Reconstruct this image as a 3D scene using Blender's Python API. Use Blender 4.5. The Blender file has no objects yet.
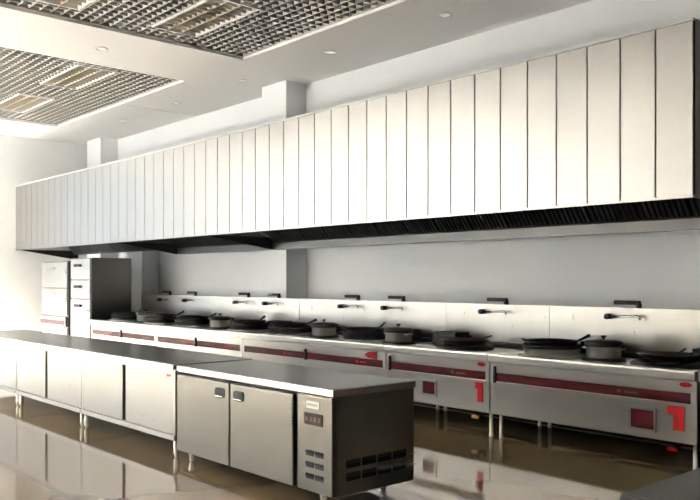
import bpy, bmesh, math, random
from mathutils import Vector, Matrix
random.seed(7)
S = bpy.context.scene
COL = S.collection
PI = math.pi

# ------------------------------------------------------------------ camera
CAM_H = 1.517
cam = bpy.data.cameras.new('camera')
cam_o = bpy.data.objects.new('camera', cam)
COL.objects.link(cam_o)
cam_o.location = (0, 0, CAM_H)
cam_o.rotation_euler = (PI / 2, 0, math.radians(48.33))
cam.sensor_width = 36.0
cam.lens = 801.0 / 700.0 * 36.0
cam.shift_y = 30.0 / 700.0
cam.clip_end = 200
S.camera = cam_o

# ------------------------------------------------------------------ light
X0, X1 = -17.7, 3.6          # room in x
Y0, Y1 = -4.0, 7.9           # room in y (Y1 = wall behind the ranges)
ZC = 4.61                    # ceiling
WINS = [(-17.2, -14.6), (-14.2, -11.6), (-11.2, -8.6)]          # openings in the wall opposite the ranges
LWINS = [(-3.7, -1.2), (-0.8, 1.7), (2.1, 5.0)]                              # openings in the end wall (y)
WZ0, WZ1 = 0.5, 4.2

w = bpy.data.worlds.new('sky')
S.world = w
w.use_nodes = True
bg = w.node_tree.nodes['Background']
bg.inputs['Color'].default_value = (0.86, 0.95, 1.0, 1)
bg.inputs['Strength'].default_value = 0.6
for i, (a, b) in enumerate(WINS):
    L = bpy.data.lights.new('window_portal', 'AREA')
    L.shape = 'RECTANGLE'
    L.size = b - a
    L.size_y = WZ1 - WZ0
    L.cycles.is_portal = True
    o = bpy.data.objects.new('window_portal', L)
    COL.objects.link(o)
    o.location = ((a + b) / 2, Y0 - 0.12, (WZ0 + WZ1) / 2)
    o.rotation_euler = (PI / 2, 0, 0)      # emits towards +y
for i, (a, b) in enumerate(LWINS):
    L = bpy.data.lights.new('window_portal', 'AREA')
    L.shape = 'RECTANGLE'
    L.size = WZ1 - WZ0
    L.size_y = b - a
    L.cycles.is_portal = True
    o = bpy.data.objects.new('window_portal', L)
    COL.objects.link(o)
    o.location = (X0 - 0.12, (a + b) / 2, (WZ0 + WZ1) / 2)
    o.rotation_euler = (0, -PI / 2, 0)     # emits towards +x
sun = bpy.data.lights.new('sun', 'SUN')
sun.energy = 620.0
sun.angle = math.radians(5.0)
sun.color = (0.94, 0.95, 1.0)
sun_o = bpy.data.objects.new('sun', sun)
COL.objects.link(sun_o)
sun_o.location = (-6, -30, 30)
sun_o.rotation_euler = Vector((0.4, 1.0, -2.1)).to_track_quat('-Z', 'Y').to_euler()
S.view_settings.view_transform = 'Standard'
S.view_settings.look = 'None'
S.view_settings.gamma = 1.0
S.view_settings.use_curve_mapping = False
S.view_settings.exposure = 1.55


# ------------------------------------------------------------------ materials
def new_mat(name):
    m = bpy.data.materials.new(name)
    m.use_nodes = True
    return m, m.node_tree.nodes, m.node_tree.links, m.node_tree.nodes['Principled BSDF']


def plain(name, col, rough=0.5, metal=0.0, var=0.06, scale=6.0, spec=0.5):
    m, n, l, p = new_mat(name)
    p.inputs['Roughness'].default_value = rough
    p.inputs['Metallic'].default_value = metal
    p.inputs['Specular IOR Level'].default_value = spec
    tc = n.new('ShaderNodeTexCoord')
    nz = n.new('ShaderNodeTexNoise')
    nz.inputs['Scale'].default_value = scale
    nz.inputs['Detail'].default_value = 4
    l.new(tc.outputs['Object'], nz.inputs['Vector'])
    r = n.new('ShaderNodeValToRGB')
    r.color_ramp.elements[0].position = 0.3
    r.color_ramp.elements[1].position = 0.7
    r.color_ramp.elements[0].color = tuple(c * (1 - var) for c in col) + (1,)
    r.color_ramp.elements[1].color = tuple(min(1, c * (1 + var)) for c in col) + (1,)
    l.new(nz.outputs['Fac'], r.inputs['Fac'])
    l.new(r.outputs['Color'], p.inputs['Base Color'])
    return m


def steel(name, col, rough=0.3, grain=(1, 1, 60), bump=0.02, rvar=0.06):
    """brushed stainless steel; grain = noise scale along object axes"""
    m, n, l, p = new_mat(name)
    p.inputs['Metallic'].default_value = 1.0
    tc = n.new('ShaderNodeTexCoord')
    mp = n.new('ShaderNodeMapping')
    mp.inputs['Scale'].default_value = grain
    l.new(tc.outputs['Object'], mp.inputs['Vector'])
    nz = n.new('ShaderNodeTexNoise')
    nz.inputs['Scale'].default_value = 4.0
    nz.inputs['Detail'].default_value = 3
    l.new(mp.outputs['Vector'], nz.inputs['Vector'])
    r = n.new('ShaderNodeValToRGB')
    r.color_ramp.elements[0].color = tuple(c * 0.95 for c in col) + (1,)
    r.color_ramp.elements[1].color = tuple(min(1, c * 1.04) for c in col) + (1,)
    l.new(nz.outputs['Fac'], r.inputs['Fac'])
    l.new(r.outputs['Color'], p.inputs['Base Color'])
    mr = n.new('ShaderNodeMapRange')
    mr.inputs['To Min'].default_value = max(0.02, rough - rvar)
    mr.inputs['To Max'].default_value = rough + rvar
    l.new(nz.outputs['Fac'], mr.inputs['Value'])
    l.new(mr.outputs['Result'], p.inputs['Roughness'])
    b = n.new('ShaderNodeBump')
    b.inputs['Strength'].default_value = bump
    b.inputs['Distance'].default_value = 0.01
    l.new(nz.outputs['Fac'], b.inputs['Height'])
    l.new(b.outputs['Normal'], p.inputs['Normal'])
    return m


def emit(name, col, strength):
    m, n, l, p = new_mat(name)
    p.inputs['Base Color'].default_value = col + (1,)
    p.inputs['Emission Color'].default_value = col + (1,)
    p.inputs['Emission Strength'].default_value = strength
    return m


def glass_mat():
    m, n, l, p = new_mat('window_glass')
    out = n['Material Output']
    t = n.new('ShaderNodeBsdfTransparent')
    t.inputs['Color'].default_value = (0.93, 0.96, 0.97, 1)
    g = n.new('ShaderNodeBsdfGlossy')
    g.inputs['Roughness'].default_value = 0.02
    mx = n.new('ShaderNodeMixShader')
    mx.inputs['Fac'].default_value = 0.05
    l.new(t.outputs['BSDF'], mx.inputs[1])
    l.new(g.outputs['BSDF'], mx.inputs[2])
    l.new(mx.outputs['Shader'], out.inputs['Surface'])
    return m


def floor_mat():
    m, n, l, p = new_mat('polished_beige_tile')
    tc = n.new('ShaderNodeTexCoord')
    nz = n.new('ShaderNodeTexNoise')
    nz.inputs['Scale'].default_value = 1.4
    nz.inputs['Detail'].default_value = 6
    l.new(tc.outputs['Object'], nz.inputs['Vector'])
    r = n.new('ShaderNodeValToRGB')
    r.color_ramp.elements[0].position = 0.3
    r.color_ramp.elements[1].position = 0.75
    r.color_ramp.elements[0].color = (0.195, 0.145, 0.086, 1)
    r.color_ramp.elements[1].color = (0.24, 0.18, 0.11, 1)
    l.new(nz.outputs['Fac'], r.inputs['Fac'])
    l.new(r.outputs['Color'], p.inputs['Base Color'])
    p.inputs['Roughness'].default_value = 0.07
    p.inputs['IOR'].default_value = 2.0
    return m


M = {
    'hood': steel('brushed_hood_steel', (0.385, 0.38, 0.37), 0.36, (40, 40, 0.6), 0.03),
    'steel': steel('brushed_steel', (0.34, 0.33, 0.32), 0.30, (1, 1, 40), 0.02),
    'range_steel': steel('range_steel', (0.37, 0.362, 0.348), 0.32, (1.5, 1, 30), 0.02),
    'splash': steel('splashback_steel', (0.285, 0.28, 0.27), 0.30, (6, 6, 0.8), 0.03),
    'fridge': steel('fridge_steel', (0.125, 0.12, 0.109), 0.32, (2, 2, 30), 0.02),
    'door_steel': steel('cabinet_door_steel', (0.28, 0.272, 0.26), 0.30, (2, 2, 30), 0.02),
    'top': steel('worktop_steel', (0.34, 0.34, 0.337), 0.24, (1, 30, 1), 0.015),
    'dark_top': steel('dark_worktop_steel', (0.10, 0.10, 0.10), 0.35, (1, 30, 1), 0.015),
    'pot': steel('pot_steel', (0.72, 0.71, 0.69), 0.36, (1, 1, 20), 0.01),
    'chrome': steel('chrome', (0.85, 0.85, 0.86), 0.1, (1, 1, 1), 0.0),
    'steamer': steel('steamer_steel', (0.38, 0.375, 0.36), 0.42, (2, 2, 10), 0.02),
    'leg': steel('leg_steel', (0.70, 0.69, 0.66), 0.3, (1, 1, 1), 0.0),
    'seam': plain('dark_seam', (0.03, 0.03, 0.03), 0.7, spec=0.1),
    'black': plain('black_plastic', (0.008, 0.008, 0.009), 0.45, spec=0.15),
    'iron': plain('cast_iron', (0.012, 0.011, 0.010), 0.55, 0.0, 0.2, 20, 0.25),
    'wok': plain('carbon_steel_wok', (0.018, 0.016, 0.015), 0.4, 0.2, 0.2, 12, 0.3),
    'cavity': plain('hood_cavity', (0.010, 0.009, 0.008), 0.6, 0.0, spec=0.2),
    'filter': plain('dark_filter_steel', (0.014, 0.013, 0.012), 0.5, 0.2, 0.2, 10, 0.25),  # near-black steel of the baffle filters
    'wall': plain('white_wall_paint', (0.85, 0.87, 0.89), 0.6, 0, 0.015, 1.2),
    'ceil': plain('white_ceiling_paint', (0.90, 0.89, 0.875), 0.7, 0, 0.012, 1.0),
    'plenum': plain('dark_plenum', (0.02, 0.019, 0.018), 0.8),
    'grille': plain('grey_grille_paint', (0.36, 0.345, 0.33), 0.45, 0.1),
    'frame': plain('white_frame_paint', (0.75, 0.75, 0.74), 0.4),
    'red': plain('dark_red_panel', (0.05, 0.004, 0.005), 0.4, 0, 0.12, 8, 0.12),
    'redtag': plain('bright_red_tag', (0.33, 0.010, 0.013), 0.5, spec=0.15),
    'white': plain('white_print', (0.85, 0.85, 0.83), 0.5),
    'green': plain('grey_green_print', (0.25, 0.33, 0.27), 0.5),
    'display': plain('brown_display', (0.03, 0.015, 0.012), 0.3, spec=0.2),
    'digit': plain('display_marks', (0.13, 0.08, 0.07), 0.5, spec=0.1),
    'inner': plain('shaded_interior', (0.012, 0.012, 0.012), 0.8, spec=0.05),
    'brass': plain('brass_valve', (0.55, 0.38, 0.13), 0.35, 0.9),
    'lamp': emit('lamp_glow', (1.0, 0.95, 0.86), 0.2),
    'tube': plain('unlit_white_tube', (0.8, 0.8, 0.78), 0.3),
    'louver': plain('louver_aluminium', (0.62, 0.57, 0.50), 0.35, 0.5),
    'oppwall': plain('warm_wall_paint', (0.46, 0.42, 0.37), 0.6, 0, 0.02, 1.0),
    'glass': glass_mat(),
    'floor': floor_mat(),
}


# ------------------------------------------------------------------ mesh helpers
class MB:
    def __init__(self):
        self.bm = bmesh.new()

    def box(self, x0, x1, y0, y1, z0, z1, bev=0.0):
        r = bmesh.ops.create_cube(self.bm, size=1.0)
        vs = r['verts']
        for v in vs:
            v.co = Vector((x0 + (v.co.x + .5) * (x1 - x0), y0 + (v.co.y + .5) * (y1 - y0), z0 + (v.co.z + .5) * (z1 - z0)))
        if bev:
            es = {e for v in vs for e in v.link_edges}
            bmesh.ops.bevel(self.bm, geom=list(es), offset=bev, segments=2, affect='EDGES', profile=0.5)
        return self

    def quad(self, pts, thick=None):
        vs = [self.bm.verts.new(p) for p in pts]
        self.bm.faces.new(vs)
        return self

    def prism(self, poly, axis, a, b):
        """poly: list of 2D pts; extruded along axis ('x': pts are (y,z); 'y': (x,z); 'z': (x,y))"""
        def P(q, t):
            return {'x': (t, q[0], q[1]), 'y': (q[0], t, q[1]), 'z': (q[0], q[1], t)}[axis]
        va = [self.bm.verts.new(P(q, a)) for q in poly]
        vb = [self.bm.verts.new(P(q, b)) for q in poly]
        n = len(poly)
        self.bm.faces.new(va)
        self.bm.faces.new(vb[::-1])
        for i in range(n):
            self.bm.faces.new([va[i], vb[i], vb[(i + 1) % n], va[(i + 1) % n]])
        bmesh.ops.recalc_face_normals(self.bm, faces=self.bm.faces[:])
        return self

    def lathe(self, prof, seg=28, c=(0, 0, 0), close=True):
        """prof: list of (r,z) rotated about z"""
        rings = []
        for r, z in prof:
            if r < 1e-6:
                rings.append([self.bm.verts.new((c[0], c[1], c[2] + z))])
            else:
                rings.append([self.bm.verts.new((c[0] + r * math.cos(2 * PI * k / seg), c[1] + r * math.sin(2 * PI * k / seg), c[2] + z)) for k in range(seg)])
        for A, B in zip(rings, rings[1:]):
            for k in range(seg):
                k2 = (k + 1) % seg
                if len(A) == 1 and len(B) == 1:
                    continue
                if len(A) == 1:
                    f = [A[0], B[k2], B[k]]
                elif len(B) == 1:
                    f = [A[k], A[k2], B[0]]
                else:
                    f = [A[k], A[k2], B[k2], B[k]]
                self.bm.faces.new(f)
        for f in self.bm.faces:
            f.smooth = True
        return self

    def tube(self, pts, r, seg=10, radii=None):
        pts = [Vector(p) for p in pts]
        rings = []
        for i, p in enumerate(pts):
            d = (pts[min(i + 1, len(pts) - 1)] - pts[max(i - 1, 0)]).normalized()
            up = Vector((0, 0, 1)) if abs(d.z) < 0.95 else Vector((0, 1, 0))
            a = d.cross(up).normalized()
            b = d.cross(a).normalized()
            rr = radii[i] if radii else r
            rings.append([self.bm.verts.new(p + (a * math.cos(2 * PI * k / seg) + b * math.sin(2 * PI * k / seg)) * rr) for k in range(seg)])
        for A, B in zip(rings, rings[1:]):
            for k in range(seg):
                k2 = (k + 1) % seg
                f = self.bm.faces.new([A[k], A[k2], B[k2], B[k]])
                f.smooth = True
        self.bm.faces.new(rings[0][::-1])
        self.bm.faces.new(rings[-1])
        return self

    def build(self, name, mat, parent=None, loc=None):
        bmesh.ops.recalc_face_normals(self.bm, faces=self.bm.faces[:])
        me = bpy.data.meshes.new(name)
        self.bm.to_mesh(me)
        self.bm.free()
        mats = mat if isinstance(mat, (list, tuple)) else [mat]
        for k in mats:
            me.materials.append(M[k])
        o = bpy.data.objects.new(name, me)
        COL.objects.link(o)
        if loc:
            o.location = loc
        if parent:
            o.parent = parent
        return o


def inst(name, src, parent, loc):
    """another part that shares the mesh of src"""
    o = bpy.data.objects.new(name, src.data)
    COL.objects.link(o)
    o.parent = parent
    o.location = loc
    return o


def tag(o, label, cat, group=None):
    o['label'] = label
    o['category'] = cat
    if group:
        o['group'] = group
    return o


def thing(name, label, cat, loc, group=None):
    o = bpy.data.objects.new(name, None)
    COL.objects.link(o)
    o.empty_display_size = 0.1
    o.location = loc
    return tag(o, label, cat, group)


def struct(o, label=None):
    o['kind'] = 'structure'
    if label:
        o['label'] = label
    return o


def copy_thing(root, loc, label):
    c = root.copy()
    COL.objects.link(c)
    c.location = loc
    c['label'] = label
    for ch in list(root.children):
        d = ch.copy()
        COL.objects.link(d)
        d.parent = c
        for g in list(ch.children):
            e = g.copy()
            COL.objects.link(e)
            e.parent = d
    return c


# ------------------------------------------------------------------ room shell
struct(MB().box(X0 - .3, X1 + .3, Y0 - .3, Y1 + .3, -0.2, 0).build('floor', 'floor'), 'polished beige tile floor')
struct(MB().box(X0 - .25, X1 + .25, Y1, Y1 + .25, 0, 5.2).build('wall_back', 'wall'), 'pale painted wall behind the ranges')
b = MB()
b.box(X0 - .25, X0, Y0 - .25, Y1, 0, WZ0).box(X0 - .25, X0, Y0 - .25, Y1, WZ1, 5.2)
py = Y0 - .25
for a, c in LWINS:
    b.box(X0 - .25, X0, py, a, WZ0, WZ1)
    py = c
b.box(X0 - .25, X0, py, Y1, WZ0, WZ1)
struct(b.build('wall_left', 'wall'), 'white end wall')
for i, (a, c) in enumerate(LWINS):
    xf = X0 - .16
    m1 = (a + c) / 2
    wo = MB()
    wo.box(xf - .03, xf + .03, a, c, WZ0, WZ0 + .06).box(xf - .03, xf + .03, a, c, WZ1 - .06, WZ1)
    for q in (a + .03, m1, c - .03):
        wo.box(xf - .03, xf + .03, q - .03, q + .03, WZ0 + .06, WZ1 - .06)
    w_ = struct(wo.build('window_%d' % (i + 4), 'frame'), 'tall white-framed window in the end wall')
    MB().box(xf - .004, xf + .004, a + .06, m1 - .03, WZ0 + .06, WZ1 - .06).build('pane', 'glass', w_)
    MB().box(xf - .004, xf + .004, m1 + .03, c - .06, WZ0 + .06, WZ1 - .06).build('pane', 'glass', w_)
struct(MB().box(X1, X1 + .25, Y0 - .25, Y1, 0, 5.2).build('wall_right', 'oppwall'), 'wall at the far side of the room')
b = MB()
b.box(X0, X1, Y0 - .25, Y0, 0, WZ0)
b.box(X0, X1, Y0 - .25, Y0, WZ1, 5.2)
px = X0
for a, c in WINS:
    b.box(px, a, Y0 - .25, Y0, WZ0, WZ1)
    px = c
b.box(px, X1, Y0 - .25, Y0, WZ0, WZ1)
struct(b.build('wall_front', 'wall'), 'window wall opposite the ranges')
for i, (a, c) in enumerate(WINS):
    yf = Y0 - .16
    wo = MB()
    wo.box(a, c, yf - .03, yf + .03, WZ0, WZ0 + .06).box(a, c, yf - .03, yf + .03, WZ1 - .06, WZ1)
    wo.box(a, a + .06, yf - .03, yf + .03, WZ0 + .06, WZ1 - .06).box(c - .06, c, yf - .03, yf + .03, WZ0 + .06, WZ1 - .06)
    m1 = a + (c - a) / 2
    wo.box(m1 - .03, m1 + .03, yf - .03, yf + .03, WZ0 + .06, WZ1 - .06)
    w_ = struct(wo.build('window_%d' % (i + 1), 'frame'), 'tall white-framed window')
    MB().box(a + .06, m1 - .03, yf - .004, yf + .004, WZ0 + .06, WZ1 - .06).build('pane', 'glass', w_)
    MB().box(m1 + .03, c - .06, yf - .004, yf + .004, WZ0 + .06, WZ1 - .06).build('pane', 'glass', w_)

# wall columns standing proud of the wall behind the ranges
for i, (a, c) in enumerate([(-17.25, -16.56), (-10.55, -9.91), (-3.55, -2.9)]):
    struct(MB().box(a, c, 7.5, Y1, 0, ZC).build('trim_%d' % (i + 1), 'wall'), 'square white wall column')
struct(MB().box(-15.35, -14.69, 7.52, Y1, 0, 2.1).build('trim_4', 'wall'), 'low boxed pipe shaft against the wall')

# ceiling: solid fields around two recessed grille fields
GR = [(-16.0, -11.02), (-9.4, -4.4)]
GY0, GY1 = 0.9, 6.36
b = MB()
b.box(X0, X1, GY1, Y1, ZC, ZC + .5)
b.box(X0, X1, Y0, GY0, ZC, ZC + .5)
b.box(X0, GR[0][0], GY0, GY1, ZC, ZC + .5)
b.box(GR[0][1], GR[1][0], GY0, GY1, ZC, ZC + .5)
b.box(GR[1][1], X1, GY0, GY1, ZC, ZC + .5)
struct(b.build('ceiling', 'ceil'), 'white plastered ceiling with two recessed grille fields')
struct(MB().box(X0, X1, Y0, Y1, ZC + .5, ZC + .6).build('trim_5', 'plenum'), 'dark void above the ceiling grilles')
struct(MB().box(-13.26, -13.2, GY1, Y1, ZC - .004, ZC).build('trim_6', 'ceil'), 'white joint strip across the ceiling border')

# grille fields
FIX = {0: [(-12.85, -11.35, 4.8, 5.42), (-15.3, -13.8, 4.8, 5.42)],
       1: [(-9.05, -7.62, 4.76, 5.4), (-9.05, -7.62, 3.2, 3.84)]}
GZ0, GZ1 = ZC + .05, ZC + .11
for gi, (ga, gb) in enumerate(GR):
    t = thing('ceiling_grille', ['grey open-cell metal ceiling grille field beside the white end wall',
                                 'grey open-cell metal ceiling grille field farther from the end wall'][gi], 'ceiling grille',
              ((ga + gb) / 2, (GY0 + GY1) / 2, GZ0), 'open-cell ceiling grilles')
    t.location = (0, 0, 0)
    b = MB()
    P = 0.125
    nx = int(round((gb - ga) / P))
    ny = int(round((GY1 - GY0) / P))
    th = 0.008
    for i in range(1, nx):
        x = ga + (gb - ga) * i / nx
        segs = [(GY0, GY1)]
        for fx0, fx1, fy0, fy1 in FIX[gi]:
            if fx0 - .01 < x < fx1 + .01:
                ns = []
                for s0, s1 in segs:
                    if fy0 > s0 and fy1 < s1:
                        ns += [(s0, fy0), (fy1, s1)]
                    else:
                        ns.append((s0, s1))
                segs = ns
        for s0, s1 in segs:
            b.box(x - th, x + th, s0, s1, GZ0, GZ1)
    for j in range(1, ny):
        y = GY0 + (GY1 - GY0) * j / ny
        segs = [(ga, gb)]
        for fx0, fx1, fy0, fy1 in FIX[gi]:
            if fy0 - .01 < y < fy1 + .01:
                ns = []
                for s0, s1 in segs:
                    if fx0 > s0 and fx1 < s1:
                        ns += [(s0, fx0), (fx1, s1)]
                    else:
                        ns.append((s0, s1))
                segs = ns
        for s0, s1 in segs:
            b.box(s0, s1, y - th, y + th, GZ0 + .001, GZ1 - .001)
    o = b.build('lattice', 'grille', t)
    o['kind'] = 'stuff'
    ln = MB()
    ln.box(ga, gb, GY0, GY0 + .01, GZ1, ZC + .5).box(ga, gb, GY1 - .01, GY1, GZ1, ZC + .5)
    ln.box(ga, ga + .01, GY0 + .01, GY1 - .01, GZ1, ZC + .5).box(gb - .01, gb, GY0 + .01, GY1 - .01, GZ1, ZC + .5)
    ln.build('void_shade', 'plenum', t)  # dark sheets added around the void so bounced light doesn't brighten it
    e = MB()
    e.box(ga, gb, GY0, GY0 + .02, GZ0 - .01, GZ1).box(ga, gb, GY1 - .02, GY1, GZ0 - .01, GZ1)
    e.box(ga, ga + .02, GY0 + .02, GY1 - .02, GZ0 - .01, GZ1).box(gb - .02, gb, GY0 + .02, GY1 - .02, GZ0 - .01, GZ1)
    e.build('edge_angle', 'grille', t)
    for fi, (fx0, fx1, fy0, fy1) in enumerate(FIX[gi]):
        lab = [['unlit louvred light in the far grille field, close to the white beam', 'unlit louvred light in the far grille field, closer to the end wall'],
               ['unlit louvred light in the near grille field, closer to the hood', 'unlit louvred light in the near grille field, farther from the hood']][gi][fi]
        lt = thing('grille_light', lab, 'ceiling light', (fx0, fy0, GZ0), 'louvred lights in the ceiling grilles')
        W_, D_ = fx1 - fx0, fy1 - fy0
        f = MB()
        f.box(0, W_, 0, .03, -.012, .07).box(0, W_, D_ - .03, D_, -.012, .07)
        f.box(0, .03, .03, D_ - .03, -.012, .07).box(W_ - .03, W_, .03, D_ - .03, -.012, .07)
        f.build('frame', 'frame', lt)
        MB().box(.03, W_ - .03, .03, D_ - .03, .12, .13).build('reflector', 'louver', lt)
        for k in range(3):
            yy = .03 + (D_ - .06) * (k + .5) / 3
            MB().tube([(.06, yy, .095), (W_ - .06, yy, .095)], .013, 8).build('tube', 'tube', lt)
        lb = MB()
        for k in range(1, 12):
            xx = .03 + (W_ - .06) * k / 12
            lb.box(xx - .003, xx + .003, .03, D_ - .03, 0, .06)
        for k in (1, 2):
            yy = .03 + (D_ - .06) * k / 3
            lb.box(.03, W_ - .03, yy - .008, yy + .008, 0, .059)
        lb.build('louvre', 'louver', lt)

# recessed downlights
DL = [(-4.15, 7.03), (-6.24, 7.03), (-8.3, 7.03), (-10.38, 7.0), (-12.47, 7.03), (-14.6, 7.05)]
src = None
near = ['above the hood', 'in the ceiling border above the long hood']
for i, (x, y) in enumerate(DL + [(-10.2, 4.63)]):
    lab = 'small round recessed downlight in the ceiling border above the long hood' if i < len(DL) else 'small round recessed downlight on the beam between the two grilles'
    if src is None:
        src = thing('downlight', lab, 'downlight', (x, y, ZC), 'downlights above the hood')
        MB().lathe([(.052, 0.0), (.085, -.001), (.09, -.008), (.082, -.012), (.06, -.012), (.056, -.002)], 24).build('trim_ring', 'frame', src)
        MB().lathe([(0, -.004), (.03, -.010), (.056, -.003)], 24).build('lens', 'lamp', src)
    else:
        c = copy_thing(src, (x, y, ZC), lab)
        if i == len(DL):
            del c['group']

# ------------------------------------------------------------------ extract hood
HY0, HY1 = 6.1, 7.5
HZ0, HZ1 = 2.157, 3.545
HX1 = -2.86
NP = 48
PITCH = (HX1 - X0) / NP
hood = thing('extractor_hood', 'long boxed extractor hood faced with upright brushed steel panels', 'extractor hood', (X0, HY0, HZ0))
HL = HX1 - X0
MB().box(0, HL, .012, .03, 0, HZ1 - HZ0).build('front_backing', 'seam', hood)
psrc = MB().box(.006, PITCH - .006, 0, .012, .02, HZ1 - HZ0 - .02, .002).build('panel', 'hood', hood)
for k in range(1, NP):
    inst('panel', psrc, hood, (k * PITCH, 0, 0))
MB().box(0, HL, -.006, .03, 0, .018).build('bottom_rail', 'hood', hood)
MB().box(0, HL, -.008, .03, HZ1 - HZ0 - .018, HZ1 - HZ0 + .004).build('top_rail', 'frame', hood)
MB().box(HL - .02, HL, .03, HY1 - HY0, 0, HZ1 - HZ0).build('end_panel', 'fridge', hood)
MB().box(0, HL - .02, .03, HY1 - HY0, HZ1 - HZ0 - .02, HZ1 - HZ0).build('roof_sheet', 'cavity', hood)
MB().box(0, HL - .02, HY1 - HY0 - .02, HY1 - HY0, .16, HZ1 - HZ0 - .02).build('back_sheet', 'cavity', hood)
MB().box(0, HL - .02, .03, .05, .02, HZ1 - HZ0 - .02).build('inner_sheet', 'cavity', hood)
# gutter along the back lower edge
GX = -13.04 - X0
MB().prism([(HY1 - HY0 - .13, -.17), (HY1 - HY0, -.17), (HY1 - HY0, -.05), (HY1 - HY0 - .02, -.05), (HY1 - HY0 - .02, -.15), (HY1 - HY0 - .12, -.15), (HY1 - HY0 - .12, -.05), (HY1 - HY0 - .13, -.05)], 'x', GX, HL - .02).build('grease_gutter', 'dark_top', hood)
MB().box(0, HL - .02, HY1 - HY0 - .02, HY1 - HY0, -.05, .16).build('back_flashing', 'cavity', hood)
for xx in (X0 + .013, -13.04, -10.1):
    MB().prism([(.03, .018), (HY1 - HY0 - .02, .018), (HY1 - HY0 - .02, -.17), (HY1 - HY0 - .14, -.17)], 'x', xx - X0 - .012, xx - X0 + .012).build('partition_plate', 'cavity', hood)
# baffle filters, leaning over the gutter
nf = 28
fw = (HL - .1) / nf
fm = MB()
A = Vector((0, HY1 - HY0 - .1, -.06)); B = Vector((0, HY1 - HY0 - .62, .55))
d = (B - A).normalized(); nrm = Vector((0, -d.z, d.y)).normalized()
def fbox(mb, x0, x1, s0, s1, n0, n1):
    L_ = (B - A).length
    vs = []
    for xx in (x0, x1):
        for s, nn in ((s0, n0), (s1, n0), (s1, n1), (s0, n1)):
            vs.append(mb.bm.verts.new(A + d * (s * L_) + nrm * nn + Vector((xx, 0, 0))))
    for f in ((0, 1, 2, 3), (7, 6, 5, 4), (0, 4, 5, 1), (1, 5, 6, 2), (2, 6, 7, 3), (3, 7, 4, 0)):
        mb.bm.faces.new([vs[q] for q in f])
fbox(fm, .005, fw - .005, 0, .05, -.02, .025)
fbox(fm, .005, fw - .005, .95, 1, -.02, .025)
for k in range(9):
    x_ = .01 + (fw - .02) * k / 9
    fbox(fm, x_, x_ + (fw - .02) / 9 * .6, .05, .95, -.015, .02)
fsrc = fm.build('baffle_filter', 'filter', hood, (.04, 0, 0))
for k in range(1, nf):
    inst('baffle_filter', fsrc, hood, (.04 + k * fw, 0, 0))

# ------------------------------------------------------------------ wok ranges
RY0, RY1, RZ = 6.1, 7.1, 0.8165
SPZ = 1.25      # top of splashback
RANGES = [  # x0, x1, mid joints, faucets, label
    (-13.86, -11.44, [-12.65], [-12.9, -12.03], 'double wok range beside the tall steam cabinets, farthest from the chiller'),
    (-11.44, -9.04, [-10.24], [-10.45, -9.66], 'double wok range standing in front of the middle wall column'),
    (-9.04, -6.26, [-7.66], [-7.92, -7.09], 'widest double wok range, with an arrow-shaped red tag above its strip'),
    (-6.26, -4.84, [], [-5.52], 'single wok range with small dark red window and red tag, one faucet'),
    (-4.84, -2.83, [], [-3.97], 'wok range with a soup pot between two large woks'),
    (-2.81, -0.9, [], [-1.9], 'wok range standing beyond the end of the hood'),
]
# burner: (range index, x, kind)
BURN = {0: [(-13.3, 'wok'), (-12.55, 'pot'), (-12.02, 'wok')],
        1: [(-11.05, 'wok'), (-10.22, 'pot'), (-9.5, 'wok')],
        2: [(-8.55, 'wok'), (-7.8, 'pot'), (-7.05, 'wok'), (-6.47, 'pot')],
        3: [(-5.5, 'low')],
        4: [(-4.43, 'wok'), (-3.87, 'pot'), (-3.28, 'low')],
        5: [(-1.9, 'wok')]}


def burner_leg(mb, h):
    return mb.lathe([(0, 0), (.022, 0), (.022, .02), (.019, .03), (.019, h), (0, h)], 12)


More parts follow.
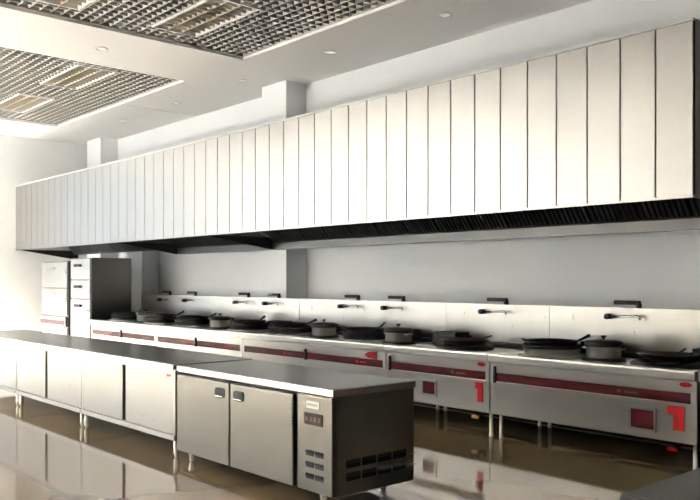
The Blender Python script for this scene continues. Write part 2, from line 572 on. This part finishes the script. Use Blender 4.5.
for ri, (a, c, mids, faucets, lab) in enumerate(RANGES):
    r = thing('wok_range', lab, 'wok range', (a, RY0, 0))
    W_, D_ = c - a, RY1 - RY0
    g = .004
    # body panels
    MB().box(g, W_ - g, .02, D_, .24, .70).build('body', 'range_steel', r)
    # front apron above and below the red strip
    b = MB()
    b.prism([(-.035, RZ - .005), (-.04, RZ - .02), (-.04, RZ - .075), (0.0, RZ - .085), (.02, RZ - .085), (.06, RZ - .03), (.06, RZ)], 'x', g, W_ - g)
    b.build('front_lip', 'range_steel', r)
    MB().box(g, W_ - g, .0, .02, RZ - .18, RZ - .085).build('upper_panel', 'range_steel', r)
    MB().box(g, W_ - g, .0, .02, .24, RZ - .265, .003).build('lower_panel', 'range_steel', r)
    # end posts and middle post
    edges = [0] + [m - a for m in mids] + [W_]
    for k in (0, 1):
        x_ = g if k == 0 else W_ - .05
        MB().box(x_, x_ + .046, -.004, .02, RZ - .265, RZ - .18).build('end_post', 'range_steel', r)
    for s0, s1 in zip(edges, edges[1:]):
        p0 = s0 + (.05 if s0 == 0 else .02)
        p1 = s1 - (.05 if s1 == W_ else .02)
        st = MB().box(p0, p1, .0, .02, RZ - .262, RZ - .183, .002).build('red_strip', 'red', r)
        # small maker's marks on the strip: a diamond and a bar of print
        mx = p1 - .32 * (p1 - p0)
        mm = MB()
        mm.prism([(mx - .02, RZ - .222), (mx, RZ - .202), (mx + .02, RZ - .222), (mx, RZ - .242)], 'y', -.002, .001)
        for q in range(4):
            mm.box(mx + .05 + q * .03, mx + .07 + q * .03, -.002, .001, RZ - .232, RZ - .215)
        mm.build('maker_mark', 'redtag' if ri in (1, 2) else 'digit', st)['kind'] = 'stuff'
        if s0 > 0:
            MB().box(s0 - .016, s0 + .016, -.02, .02, RZ - .27, RZ - .14).build('black_post', 'black', r)
    if ri >= 3:
        MB().box(.055, .075, -.02, .0, RZ - .275, RZ - .12).build('black_post', 'black', r)
        # burner inspection window
        if ri == 3:
            wx, wz, ww, wh = .55, .345, .17, .125
        else:
            wx, wz, ww, wh = 1.46, .315, .20, .15
        f = MB()
        f.box(wx - .018, wx + ww + .018, -.012, .001, wz - .018, wz).box(wx - .018, wx + ww + .018, -.012, .001, wz + wh, wz + wh + .018)
        f.box(wx - .018, wx, -.012, .001, wz, wz + wh).box(wx + ww, wx + ww + .018, -.012, .001, wz, wz + wh)
        fr = f.build('window_frame', 'steel', r)
        MB().box(wx, wx + ww, -.004, .001, wz, wz + wh).build('inspection_glass', 'red', fr)
        # red warning tag
        tx = W_ - (.15 if ri == 3 else .19)
        tt = MB().box(tx, tx + (.07 if ri == 3 else .09), -.006, .0, .335, .525)
        tt.box(tx - (.025 if ri == 3 else .05), tx, -.006, .0, .46, .525)
        tt.build('warning_tag', 'redtag', r)
        # small oval badge on the lip
        bx = W_ - (.1 if ri == 3 else .09)
        MB().prism([(bx + .05 * math.cos(q * PI / 8), RZ - .115 + .02 * math.sin(q * PI / 8)) for q in range(16)], 'y', -.006, .0).build('badge', 'redtag', r)
    if ri == 2:
        bx = W_ - .28
        MB().prism([(bx - .06, RZ - .135), (bx, RZ - .10), (bx + .13, RZ - .09), (bx + .13, RZ - .175), (bx, RZ - .165)], 'y', -.012, .0).build('warning_tag', 'redtag', r)
    # cooktop tray, slightly lower than the front lip
    MB().box(g, W_ - g, .06, D_ - .02, RZ - .05, RZ - .025).build('cooktop', 'range_steel', r)
    MB().box(g, W_ - g, .02, .06, .70, RZ - .085).build('front_beam', 'range_steel', r)
    MB().box(g, W_ - g, D_ - .04, D_, .70, RZ - .025).build('rear_beam', 'range_steel', r)
    # splashback with folded top edge
    s = MB()
    s.prism([(D_ - .02, RZ - .025), (D_, RZ - .025), (D_, SPZ - .01), (D_ + .05, SPZ - .01), (D_ + .05, SPZ), (D_ - .02, SPZ)], 'x', g * .5, W_ - g * .5)
    s.build('splashback', 'splash', r)
    # legs with feet
    lx = [.06, W_ - .06] + ([W_ / 2] if W_ > 2.2 else [])
    for x_ in lx:
        for y_ in (.1, D_ - .1):
            burner_leg(MB(), .24).build('leg', 'leg', r, (x_, y_, 0))
    MB().box(.02, W_ - .02, D_ - .03, D_ - .01, .01, .24).build('under_range_shade', 'iron', r)  # dark sheet added to give the shade beneath the range
    # gas pipe under the body with a valve
    if ri >= 3:
        MB().tube([(.1, .88, .17), (W_ - .15, .88, .17)], .02, 8).build('gas_pipe', 'iron', r)
        vx = W_ - .22
        v = MB().tube([(vx, .2, .24), (vx, .2, .19), (vx, .08, .17), (vx, .08, .24)], .015, 8).build('gas_riser', 'iron', r)
        MB().box(vx - .05, vx + .03, .05, .075, .155, .185, .004).build('valve_lever', 'redtag' if ri == 4 else 'brass', v)
    # swing faucets on the splashback
    for fx in faucets:
        x_ = fx - a
        y_ = D_ - .02
        fa = MB().tube([(x_ - .17, y_ - .055, SPZ - .085), (x_ + .13, y_ - .055, SPZ - .075), (x_ + .16, y_ - .055, SPZ - .08), (x_ + .17, y_ - .055, SPZ - .11)], .013, 8)
        fo = fa.build('faucet', 'chrome', r)
        MB().tube([(x_ - .17, y_, SPZ - .085), (x_ - .17, y_ - .085, SPZ - .085)], .028, 12).build('valve_knob', 'black', fo)
        MB().tube([(x_ - .2, y_, SPZ - .085), (x_ - .2, y_ - .05, SPZ - .085)], .022, 10).build('valve_body', 'chrome', fo)
        MB().box(x_ - .13, x_ + .14, y_ - .02, y_ + .025, SPZ + .03, SPZ + .07, .01).box(x_ + .105, x_ + .145, y_ - .02, y_ + .025, SPZ, SPZ + .045, .006).build('swing_handle', 'black', fo)
    MB().box(.01, W_ - .01, D_ - .17, D_ - .03, RZ - .025, RZ + .02, .006).build('rear_channel', 'iron', r)
    # burners
    for bx, kind in BURN[ri]:
        x_ = bx - a
        if kind == 'wok':
            MB().lathe([(.285, RZ - .025), (.285, RZ - .02), (.262, RZ - .015), (.268, RZ + .06), (.25, RZ + .06), (.25, RZ - .02)], 32, (x_, .42, 0)).build('burner_collar', 'pot' if ri >= 4 else 'iron', r)
            MB().lathe([(.27, RZ - .024), (.315, RZ - .024), (.315, RZ - .004), (.30, RZ + .004), (.27, RZ + .004), (.27, RZ - .024)], 32, (x_, .42, 0)).build('burner_flange', 'pot', r)
            MB().lathe([(.245, RZ + .06), (.272, RZ + .06), (.282, RZ + .075), (.27, RZ + .092), (.25, RZ + .085), (.245, RZ + .06)], 32, (x_, .42, 0)).build('burner_rim', 'iron', r)
        elif kind == 'low':
            MB().lathe([(.30, RZ - .025), (.30, RZ), (.27, RZ + .015), (.24, RZ + .015), (.22, RZ - .005), (.22, RZ - .025)], 32, (x_, .42, 0)).build('burner_collar', 'iron', r)
        else:
            MB().lathe([(.19, RZ - .025), (.19, RZ - .005), (.15, RZ + .002), (.05, RZ + .002), (.05, RZ - .025)], 28, (x_, .40, 0)).build('burner_ring', 'iron', r)
        # tall cast iron rear burner block
        if kind != 'pot':
            q = min(x_ + .32, W_ - .19) if ri != 3 else x_ - .48
            k = MB().box(q - .17, q + .17, .62, .90, RZ - .025, RZ + .08, .01)
            k.box(q - .15, q + .15, .64, .66, RZ + .08, RZ + .115).box(q - .15, q + .15, .86, .88, RZ + .08, RZ + .115)
            k.box(q - .15, q - .13, .66, .86, RZ + .08, RZ + .115).box(q + .13, q + .15, .66, .86, RZ + .08, RZ + .115)
            k.build('rear_burner', 'iron', r)
            k2 = x_ - .2
            MB().box(k2 - .14, k2 + .14, .70, .92, RZ - .025, RZ + .03, .01).build('rear_tray', 'iron', r)

# ------------------------------------------------------------------ woks and pots on the ranges
wl = {-13.3: 'dark carbon steel wok on the burner next to the steam cabinets',
      -12.02: 'dark carbon steel wok on the range end by the steam cabinets, beside a pot',
      -11.05: 'dark carbon steel wok on the middle-column range, at the end towards the steam cabinets',
      -9.5: 'dark carbon steel wok in front of the middle wall column',
      -8.55: 'dark carbon steel wok on the widest range, next to the middle column',
      -7.05: 'dark carbon steel wok between two steel pots on the widest range',
      -5.5: 'flat dark wok on the single-burner range',
      -4.43: 'large dark wok in a tall shiny steel collar beside the soup pot',
      -3.28: 'flat dark wok on a low iron ring beside the soup pot',
      -1.9: 'dark wok on the range beyond the end of the hood'}
pl = {-12.55: 'steel pot with black lid on the range by the steam cabinets',
      -10.22: 'steel pot with black lid on the range before the middle column',
      -7.8: 'steel pot with black lid in the middle of the widest range',
      -6.47: 'steel pot with black lid at the end of the widest range by the red tag',
      -3.87: 'steel soup pot with black lid between two large woks'}
wsrc = psrc2 = None
for ri in range(6):
    for bx, kind in BURN[ri]:
        if kind in ('wok', 'low'):
            z = RZ + .092 if kind == 'wok' else RZ + .06
            if wsrc is None:
                wsrc = thing('wok', wl[bx], 'wok', (bx, RY0 + .42, z))
                prof = []
                for q in range(9):
                    an = q / 8 * 1.0
                    prof.append((.285 * math.sin(an), .285 * (1 - math.cos(an)) - .115))
                prof = prof + [(.25, .03), (.247, .034)] + [(p[0] - .004 if p[0] > .01 else 0, p[1] + .006) for p in reversed(prof)]
                MB().lathe(prof, 32).build('bowl', 'wok', wsrc)
                MB().tube([(.232, 0.05, .02), (.29, .06, .045), (.36, .08, .08)], .014, 8, [.011, .013, .016]).build('handle', 'black', wsrc)
                MB().tube([(-.225, -.05, .022), (-.268, -.05, .04), (-.276, 0, .045), (-.268, .05, .04), (-.225, .05, .022)], .008, 8).build('loop_handle', 'iron', wsrc)
            else:
                wk = copy_thing(wsrc, (bx, RY0 + .42, z), wl[bx])
                wk.rotation_euler.z = random.uniform(.6, 2.2)
                if kind == 'low':
                    wk.scale.z = .5
        elif kind == 'pot':
            z = RZ + .002
            if psrc2 is None:
                psrc2 = thing('soup_pot', pl[bx], 'pot', (bx, RY0 + .40, z))
                MB().lathe([(0, 0), (.145, 0), (.152, .008), (.152, .10), (.16, .104), (.155, .108), (.146, .104), (.146, .01), (0, .01)], 32).build('body', 'pot', psrc2)
                li = MB().lathe([(.163, .104), (.167, .11), (.167, .135), (.16, .15), (.11, .16), (.05, .165), (0, .166)], 32).build('lid', 'wok', psrc2)
                MB().lathe([(.012, .165), (.012, .18), (.025, .186), (.025, .198), (0, .2)], 14).build('knob', 'black', li)
                for s_ in (-1, 1):
                    MB().tube([(s_ * .15, -.045, .08), (s_ * .19, -.04, .085), (s_ * .19, .04, .085), (s_ * .15, .045, .08)], .008, 8).build('side_handle', 'pot', psrc2)
            else:
                copy_thing(psrc2, (bx, RY0 + .40, z), pl[bx])

# ------------------------------------------------------------------ tall steam cabinets
def steam_cabinet(x0, x1, y0, y1, z1, doors, label, base_panel):
    t = thing('steam_cabinet', label, 'steam cabinet', (x0, y0, 0))
    W_, D_ = x1 - x0, y1 - y0
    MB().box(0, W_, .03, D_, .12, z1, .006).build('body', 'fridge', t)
    for (za, zb) in doors:
        dr = MB().box(.02, W_ - .02, 0, .03, za, zb, .006).build('door', 'steamer', t)
        zc = zb - .12
        h = MB().box(W_ * .30, W_ * .62, -.05, -.03, zc - .02, zc + .03, .006)
        h.box(W_ * .33, W_ * .38, -.03, 0, zc - .015, zc + .02).box(W_ * .54, W_ * .59, -.03, 0, zc - .015, zc + .02)
        h.build('handle', 'black' if len(doors) == 3 else 'chrome', dr)
        MB().box(W_ - .12, W_ - .06, -.02, 0, zc - .1, zc - .05, .004).build('latch', 'chrome', dr)
    for sx in (.06, W_ - .06):
        for sy in (.08, D_ - .08):
            MB().lathe([(0, 0), (.025, 0), (.025, .12), (0, .12)], 12).build('leg', 'leg', t, (sx, sy, 0))
    if base_panel:
        f = MB().box(.02, W_ - .02, -.03, .03, .62, .80, .004).build('base_panel', 'range_steel', t)
        MB().box(.05, W_ - .05, -.036, -.029, .655, .74).build('red_strip', 'red', f)
        MB().box(.02, W_ - .02, .0, .03, .16, .6, .004).build('kick_panel', 'steamer', t)
    return t


steam_cabinet(-14.79, -13.9, 6.1, 6.9, 1.92, [(1.53, 1.9), (1.18, 1.51), (.16, 1.16)], 'tall bright steel steam cabinet with three dark-handled doors beside the ranges', False)
steam_cabinet(-16.28, -14.98, 6.12, 6.9, 1.88, [(1.37, 1.86), (.84, 1.35)], 'two-door steel steam cabinet on a red-striped base by the end wall', True)

# ------------------------------------------------------------------ island row: cabinets and chiller
CY0, CY1, CZ = 3.40, 4.2, 0.8


def leg(par, x, y, h=.15):
    return MB().lathe([(0, 0), (.016, 0), (.018, .015), (.026, .03), (.026, h), (0, h)], 14).build('leg', 'leg', par, (x, y, 0))


def cabinet(x0, x1, label, sticker=False, handed=1):
    W_ = x1 - x0
    D_ = CY1 - CY0
    t = thing('work_cabinet', label, 'cabinet', (x0, CY0, 0), None)
    MB().box(0, W_, -.012, D_, CZ - .045, CZ, .004).build('worktop', 'top', t)
    b = MB()
    b.box(.004, .04, .012, D_ - .01, .15, CZ - .045).box(W_ - .04, W_ - .004, .012, D_ - .01, .15, CZ - .045)
    b.box(.04, W_ - .04, D_ - .03, D_ - .01, .15, CZ - .045)
    b.build('carcass', 'steel', t)
    MB().box(.04, W_ - .04, .008, .05, CZ - .075, CZ - .045).build('top_rail', 'steel', t)
    MB().box(.004, W_ - .004, 0.0, D_ - .01, .15, .195, .003).build('bottom_rail', 'steel', t)
    MB().box(.04, W_ - .04, .09, .10, .195, CZ - .075).build('interior_shade', 'inner', t)  # upright near-black sheet, the cabinet's inner shade put into its colour
    mid = W_ * .5
    d1 = MB().box(.042, mid - .034, .012, .03, .198, CZ - .078, .004).build('sliding_door', 'door_steel', t)
    d2 = MB().box(mid + .034, W_ - .042, .012, .03, .198, CZ - .078, .004).build('sliding_door', 'door_steel', t)
    MB().box(mid - .034, mid + .034, .03, .034, .198, CZ - .078).build('door_slot', 'inner', t)  # near-black strip, colour stands in for shade in the door gap
    if sticker:
        MB().prism([(W_ - .15, .685), (W_ - .09, .69), (W_ - .075, .70), (W_ - .09, .71), (W_ - .15, .708)], 'y', .009, .0125).build('sticker', 'redtag', d2)
    for x in (.05, W_ - .05):
        for y in (.05, D_ - .06):
            leg(t, x, y)
    return t


cabinet(-7.99, -6.06, 'steel sliding-door cabinet next to the chiller, small red sticker on its door', True)
cabinet(-9.87, -7.995, 'steel sliding-door cabinet in the middle of the row of cabinets')
cabinet(-11.78, -9.875, 'steel sliding-door cabinet at the row end nearest the end wall')

# chiller counter
fx0, fx1 = -5.985, -3.96
W_ = fx1 - fx0
D_ = CY1 - CY0 - .055
t = thing('chiller_counter', 'steel undercounter chiller with two doors and a vented control panel', 'chiller', (fx0, CY0, 0))
MB().box(0, W_, -.02, D_ + .01, CZ - .05, CZ, .005).build('worktop', 'top', t)
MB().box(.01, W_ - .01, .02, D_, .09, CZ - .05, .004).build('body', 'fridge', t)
MB().box(.012, W_ - .39, .0, .02, CZ - .068, CZ - .05).build('gasket', 'black', t)
for k, (a, c) in enumerate([(.018, .805), (.822, 1.605)]):
    dr = MB().box(a, c, -.028, .02, .095, CZ - .07, .008).build('door', 'fridge', t)
    hx = c - .19 if k == 0 else a + .05
    h = MB()
    n = 20
    pts = []
    hw, hh = .14, .08
    for q in range(n):
        an = 2 * PI * q / n
        cx = math.copysign(abs(math.cos(an)) ** .5, math.cos(an)); cz = math.copysign(abs(math.sin(an)) ** .5, math.sin(an))
        pts.append((hx + hw / 2 + cx * hw / 2, .645 + cz * hh / 2))
    h.prism(pts, 'y', -.034, -.026)
    ho = h.build('handle', 'black', dr)
    MB().box(hx + .012, hx + hw - .03, -.042, -.034, .612, .622, .004).build('grip_lip', 'chrome', ho)
MB().box(1.61, 1.645, -.004, .02, .095, CZ - .055).build('black_gap', 'black', t)
st = MB()
for q in range(9):
    st.box(1.53, 1.59, -.031, -.027, .52 + q * .022, .53 + q * .022)
st.build('hinge_grille', 'fridge', t)
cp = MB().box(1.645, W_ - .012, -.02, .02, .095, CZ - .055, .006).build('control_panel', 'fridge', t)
lbx = MB().box(1.745, 1.88, -.023, -.019, .655, .705).build('maker_label', 'white', cp)
lb = MB()
for q in range(5):
    lb.box(1.76 + q * .022, 1.775 + q * .022, -.025, -.022, .672, .688)
MB().box(1.725, 1.92, -.026, -.019, .545, .625, .003).build('display', 'display', cp)
lb.build('label_print', 'green', cp)
db = MB()
for q in range(4):
    db.box(1.743 + q * .044, 1.77 + q * .044, -.028, -.025, .57, .60)
db.build('display_marks', 'digit', cp)


def vent(par, x, y, z, wid, hgt, face):
    """dark slot with a small steel lip over it; face 'f' looks to -y, 's' looks to +x"""
    m = MB()
    l_ = MB()
    if face == 'f':
        m.box(x, x + wid, y - .003, y + .002, z, z + hgt)
        l_.prism([(y, z + hgt + .004), (y - .012, z + hgt * .62), (y - .009, z + hgt * .62), (y + .001, z + hgt - .004)], 'x', x, x + wid)
    else:
        m.box(y - .002, y + .003, x, x + wid, z, z + hgt)
        l_.prism([(y, z + hgt + .004), (y + .012, z + hgt * .62), (y + .009, z + hgt * .62), (y - .001, z + hgt - .004)], 'y', x, x + wid)
    s_ = m.build('vent_slot', 'black', par)
    l_.build('vent_lip', 'seam', s_)


for row in range(3):
    for q in range(2):
        vent(cp, 1.74 + q * .1, -.019, .18 + row * .078, .085, .035, 'f')
bd = [o for o in t.children if o.name.startswith('body')][0]
for row in range(2):
    for q in range(4):
        vent(bd, .10 + q * .145, W_ - .0095,   .185 + row * .085, .125, .05, 's')
for row in range(2):
    MB().box(W_ - .01, W_ - .002, .68 - .02, .76, .20 + row * .08, .215 + row * .08).build('wire_clip', 'chrome', bd)
for x in (.08, W_ - .22):
    for y in (.08, D_ - .1):
        MB().lathe([(0, 0), (.018, 0), (.022, .02), (.03, .08), (.03, .09), (0, .09)], 14).build('leg', 'leg', t, (x, y, 0))

# worktop table whose corner shows near the camera
t = thing('work_table', 'dark steel work table standing apart, facing the last ranges', 'table', (-1.4, 2.45, 0))
W_, D_ = 1.9, .8
MB().box(0, W_, 0, D_, CZ - .045, CZ, .004).build('worktop', 'dark_top', t)
MB().box(.05, W_ - .05, .05, D_ - .05, .2, .23).build('shelf', 'steel', t)
for x in (.06, W_ - .06):
    for y in (.06, D_ - .06):
        MB().lathe([(0, 0), (.016, 0), (.02, .02), (.02, CZ - .045), (0, CZ - .045)], 14).build('leg', 'leg', t, (x, y, 0))
